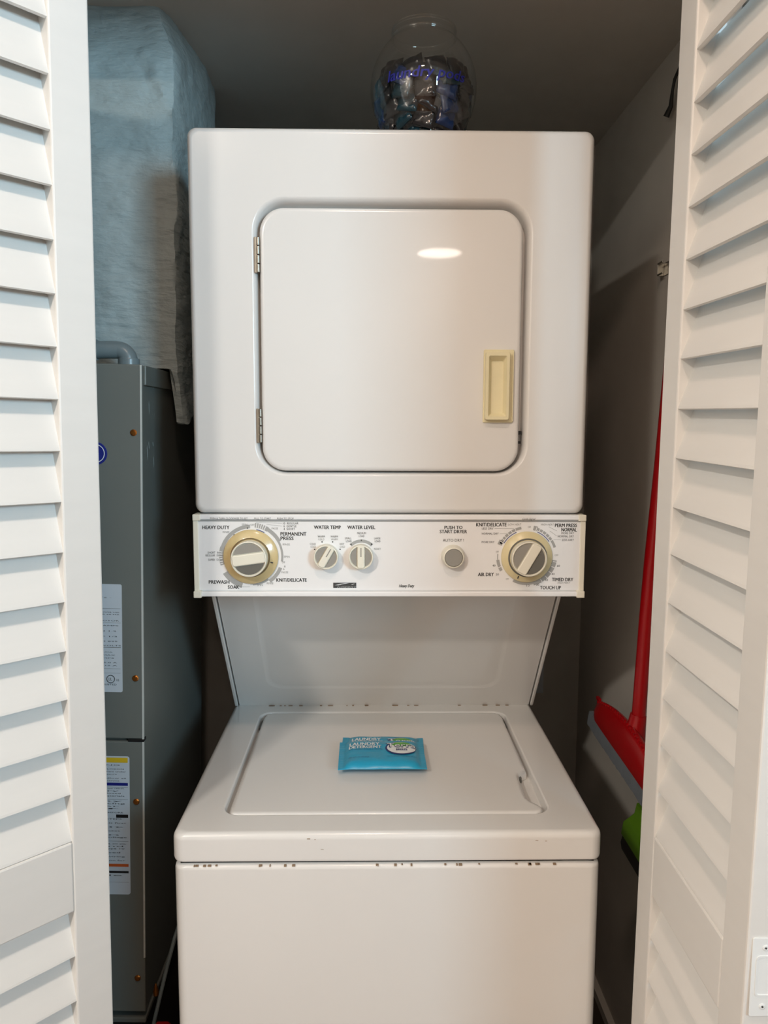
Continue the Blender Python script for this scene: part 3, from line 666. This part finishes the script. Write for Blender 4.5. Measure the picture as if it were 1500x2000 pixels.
# long warning sticker
s2 = sticker('warning_sticker', -.12, -.0235, .214, .456, .004)
X_ = -.0262
bars('sticker_band', s2, [(-.118, X_, .4495, .0085)], 'yellow'); bars('sticker_band', s2, [(-.118, X_, .4080, .0050)], 'blue')
bars('sticker_band', s2, [(-.118, X_, .2660, .0050)], 'orange'); bars('sticker_band', s2, [(-.046, X_, .3525, .0055), (-.118, X_, .2540, .0038)], 'black')
bars('sticker_rules', s2, [(-.118, X_, .3815, .0003), (-.118, X_, .3085, .0003), (-.118, X_, .2360, .0003), (-.118, X_, .4030, .0003)], 'print')
bm = bmesh.new(); words = ['WARNING', 'CAUTION EXPLOSION', 'contains refrigerant under', 'extreme high pressure', 'failure to follow all', 'instructions before service', 'of this equipment can result', 'in injury', 'keep panel closed', 'tools and materials', 'away', 'and arcing', 'power', 'off', 'DISCONNECT BEFORE', 'SERVICING STEPS', 'each circuit first', 'wait', 'allow 10 minutes', 'then', 'test for voltage', 'replace', 'ground', 'Reference Type 10', 'use approved', 'parts and wiring', 'see installation for', 'guide', 'FURNACE AIR OR', 'qualified', 'see the note plate', 'and fill out the', 'tag as completed']
z = .441
i = 0
while z > .245:
    if not any(abs(z-c) < d for c, d in ((.408, .0045), (.3525, .0045), (.266, .005), (.254, .004), (.3815, .002), (.3085, .002))):
        s = words[i % len(words)] if i < len(words) else words[2+i % 28]; L_ = .0030*len(s)*.55
        x1 = X_-.002-random.uniform(0, .016); st(bm, s, max(-.118, x1-.078), x1, z, .0021); i += 1
        z -= random.choice((0, 0, .0025))
    z -= .0044
SF('sticker_print', bm, 'print', s2)
# grey elbow standing on the cabinet
bm = bmesh.new(); c = Vector((-.036, .055, FZ)); pts = [c+Vector((0, 0, -.002)), c+Vector((0, 0, .010))]
for k in range(1, 8):
    t = R(90*k/7); pts.append(c+Vector((-.018*(1-math.cos(t)), 0, .010+.017*math.sin(t))))
pts += [c+Vector((-.035, -.003, .0265)), c+Vector((-.075, -.008, .0235))]
tube(bm, pts, .0140, n=20); el = F('conduit_elbow', bm, 'pipe')
bm = bmesh.new(); lathe(bm, [(.0172, 0), (.0172, .012), (.0162, .0140), (.0135, .0140)], tuple(c), 'z', n=28); finish('elbow_collar', bm, 'pipe', el)
bm = bmesh.new(); lathe(bm, [(.0165, -.012), (.0165, .006)], (c.x-.055, c.y-.006, c.z+.0255), 'x', n=24); finish('elbow_collar', bm, 'pipe', el)
# dark plenum box under the furnace
bm = bmesh.new(); box(bm, -.94, -.428, 1.245, 1.66, 0, .350); tag(finish('plenum_box', bm, 'gap_shade', smooth=False, bevel=.003), 'dark box standing on the floor under the grey furnace', 'box')

# ------------------------------------------------------------ plastered duct
def rough_box(name, x0, x1, y0, y1, z0, z1, m, step=.012, amp=.004):
    bm = bmesh.new(); box(bm, x0, x1, y0, y1, z0, z1)
    for ax, a, b in ((0, x0, x1), (1, y0, y1), (2, z0, z1)):
        n = int((b-a)/step)
        for k in range(1, n):
            co = [0, 0, 0]; co[ax] = a+(b-a)*k/n; no = [0, 0, 0]; no[ax] = 1
            bmesh.ops.bisect_plane(bm, geom=bm.verts[:]+bm.edges[:]+bm.faces[:], plane_co=co, plane_no=no)
    return bm
bm = rough_box('duct', -.93, -.360, 1.352, 1.70, 1.395, CZ_, 'duct', step=.008)
for v in bm.verts:
    p = v.co.copy(); cx = p.x > -.3605; fy = p.y < 1.3525
    a = noise.fractal(p*9, .8, 2.2, 5)*.0060+noise.noise(p*3)*.004+noise.fractal(Vector((p.x*10, p.y*10, p.z*38)), .7, 2.1, 4)*.0007
    if p.x > -.39 and p.y < 1.38:                        # softened front right corner
        d = Vector((p.x+.39, 0, 0)); kx = (p.x+.39)/.03; ky = (1.38-p.y)/.03
        m_ = max(kx, ky); l = math.hypot(kx, ky)
        if l > 0:
            s_ = m_/l; s_ = .55*s_+.45; v.co.x = -.39+kx*.03*s_; v.co.y = 1.38-ky*.03*s_
    if fy: v.co.y += a
    if cx: v.co.x += a*.8
    # dented crown: front top edge pushed back
    if p.z > 2.00 and p.x > -.50: v.co.x -= (p.z-2.00)*.28*max(0, 1-(p.y-1.352)/.25)*(p.x+.50)/.14
    if p.y < 1.45 and p.z > 1.98: v.co.y += (p.z-1.98)*.32*(1.45-p.y)/.098
    if p.z < 1.47: 
        v.co.y += max(0, (1.47-p.z))*.35*max(0, (1.50-p.y)/.15)
        v.co.x += noise.noise(p*14)*.006
        if p.z < 1.40: v.co.z += noise.noise(p*22)*.018+(p.y-1.40)*.12
    # cover wrinkle
    dd = abs((p.x+.398)-(1.98-p.z)*.42-.004*math.sin(p.z*160))
    if fy and 1.89 < p.z < 2.0: v.co.y -= .010*math.exp(-(dd/.007)**2)*(.4+.6*abs(noise.noise(p*60)))
# keep clear of the furnace cabinet that stands in front
for v in bm.verts:
    if v.co.z < 1.50:
        if v.co.x < -.3775: v.co.z = max(v.co.z, 1.4765+max(0, -.415-v.co.x)*.0246)
        else: v.co.x = max(v.co.x, -.3765)
duct = finish('air_duct', bm, 'duct', angle=60)
tag(duct, 'wrinkled pale plaster-coated air duct running from furnace to ceiling', 'duct')

# ------------------------------------------------------------ right-hand gap: broom, green brush, wall fittings
br = empty('broom', (.452, 1.36, .785), 'red broom with grey bristles hanging along the right closet wall', 'broom')
def B(nm, bm, m, par=None, **k): return finish(nm, bm, m, par or br, **k)
bm = bmesh.new(); tube(bm, [(.012, 0, .052), (.019, 0, .25), (.0235, 0, .35), (.035, 0, .53), (.043, 0, .68), (.052, 0, .84), (.058, 0, 1.0)], .0125, n=22); B('handle', bm, 'red')
bm = bmesh.new(); tube(bm, [(.004, 0, -.0), (.009, 0, .045), (.0125, 0, .066)], .016, n=20, rs=[.022, .0165, .0150]); B('socket', bm, 'red')
N = 20; bm = bmesh.new(); rings = []
def hp(t):      # station along the head, t = 0 far end, 1 near end
    return Vector((-.004-.004*math.cos(PI*t), .178-.355*t, .002-.028*t))
def hh_(t): return .022+.038*math.sin(PI*min(1, max(0, t)))**.8
for i in range(N+1):
    t = i/N; c = hp(t); h = hh_(t); wv = .018*(.35 if i in (0, N) else .8 if i in (1, N-1) else 1)
    rings.append([c+Vector((x*wv, 0, z*h)) for x, z in ((-1, 0), (-1, .45), (-.55, .9), (-.2, 1), (.2, 1), (.55, .9), (1, .45), (1, 0))])
loft(bm, rings); hdm = B('broom_head', bm, 'red', angle=50)
bm = bmesh.new()
for i in range(26):
    t = .03+.036*i; c = hp(t)+Vector((-.004, 0, hh_(t)-.001)); v = box(bm, c.x-.002, c.x+.002, c.y-.0022, c.y+.0022, c.z-.002, c.z+.0035)
v = box(bm, -.012, -.006, .165, .183, .030, .036)
o = finish('serrated_edge', bm, 'red', hdm, smooth=False); o['kind'] = 'stuff'
bm = bmesh.new(); rings = []
for i in range(41):
    t = -.015+1.03*i/40; c = hp(t)+Vector((random.uniform(-.0008, .0008), 0, random.uniform(-.0008, .0008)))
    rings.append([c+Vector((x, 0, z)) for x, z in ((-.0165, .001), (-.0190, -.012), (-.0205, -.026), (.0205, -.027), (.0190, -.012), (.0165, .001))])
loft(bm, rings); o = B('bristles', bm, 'bristle', angle=50); o['kind'] = 'stuff'
gb = empty('dustpan_brush', (.440, 1.225, .658), 'lime green brush with a black edge hanging below the red broom', 'brush')
bm = bmesh.new()
loft(bm, [[(x, y, z) for x, y in rr(cx-w_, cx+w_, cy-dp, cy+dp, .004, 3)] for z, w_, dp, cx, cy in ((.064, .007, .014, .004, .040), (.045, .009, .018, .003, .038), (.032, .013, .045, .001, .020), (.018, .017, .070, .0, .008), (-.006, .019, .078, .0, .004))])
finish('brush_body', bm, 'green', gb, angle=40)
bm = bmesh.new(); loft(bm, [[(x, y, z) for x, y in rr(-w_, w_, -.070, .080, .004, 3)] for z, w_ in ((-.005, .016), (-.022, .020), (-.034, .018))])
finish('brush_edge', bm, 'black', gb, angle=40)
hk = empty('wall_bracket', (.53, 1.495, 1.678), 'small metal bracket on the right closet wall above the broom', 'bracket')
bm = bmesh.new(); box(bm, -.0015, 0, -.055, .008, -.012, .012); box(bm, -.014, -.0015, .004, .0065, -.012, .012); box(bm, -.014, -.012, -.02, .0065, -.012, -.009); box(bm, -.014, -.012, -.02, .0065, .009, .012)
finish('bracket_plate', bm, 'steel', hk, smooth=False, bevel=.0004)
hc = empty('hanging_strap', (.522, 1.47, 1.955), 'short black strap hanging high on the right closet wall', 'strap')
bm = bmesh.new(); tube(bm, [(.006, -.06, .09), (.004, -.045, .085), (-.002, -.006, .052), (-.003, .0, .035), (-.001, .010, .012), (-.006, .018, -.004)], .003, n=8, rs=[.003, .003, .003, .0028, .0045, .006])
finish('strap_band', bm, 'black', hc)
bm = bmesh.new(); box(bm, .372, .434, 1.994, 1.9995, .667, .785); tag(finish('cover_plate', bm, 'sticker', smooth=False, bevel=.0015), 'flat pale cover plate on the back closet wall behind the unit', 'wall plate')
# left gap: cable, red fitting, brass bit, small clutter at the floor
bm = bmesh.new(); tube(bm, [(-.322, 1.30, .66), (-.335, 1.25, .60), (-.356, 1.20, .530), (-.370, 1.20, .478), (-.379, 1.195, .440), (-.392, 1.19, .385), (-.400, 1.18, .25), (-.395, 1.16, .0035)], .0032, n=8)
tag(finish('power_cable', bm, 'pipe'), 'thin dim grey cable slanting down between furnace and washer', 'cable')
rv = empty('red_valve', (-.372, 1.165, 0), 'small red valve handle low between furnace and washer', 'valve')
bm = bmesh.new(); loftXY(bm, [(-.012, .012, -.010, .010, .004, .372), (-.0135, .0135, -.011, .011, .004, .376), (-.0135, .0135, -.011, .011, .004, .396), (-.010, .010, -.008, .008, .003, .401)]); finish('valve_lever', bm, 'red', rv)
bm = bmesh.new(); lathe(bm, [(.007, 0), (.007, .368), (.010, .374)], axis='z', n=16); finish('valve_stem', bm, 'steel', rv)
bm = bmesh.new(); lathe(bm, [(.0045, -.008), (.0050, .0), (.0020, .011), (.0010, .013)], (-.4035, 1.245, .400), 'z', n=12)
tag(finish('brass_fitting', bm, 'copper'), 'tiny brass cone fitting beside the foot of the furnace', 'fitting')
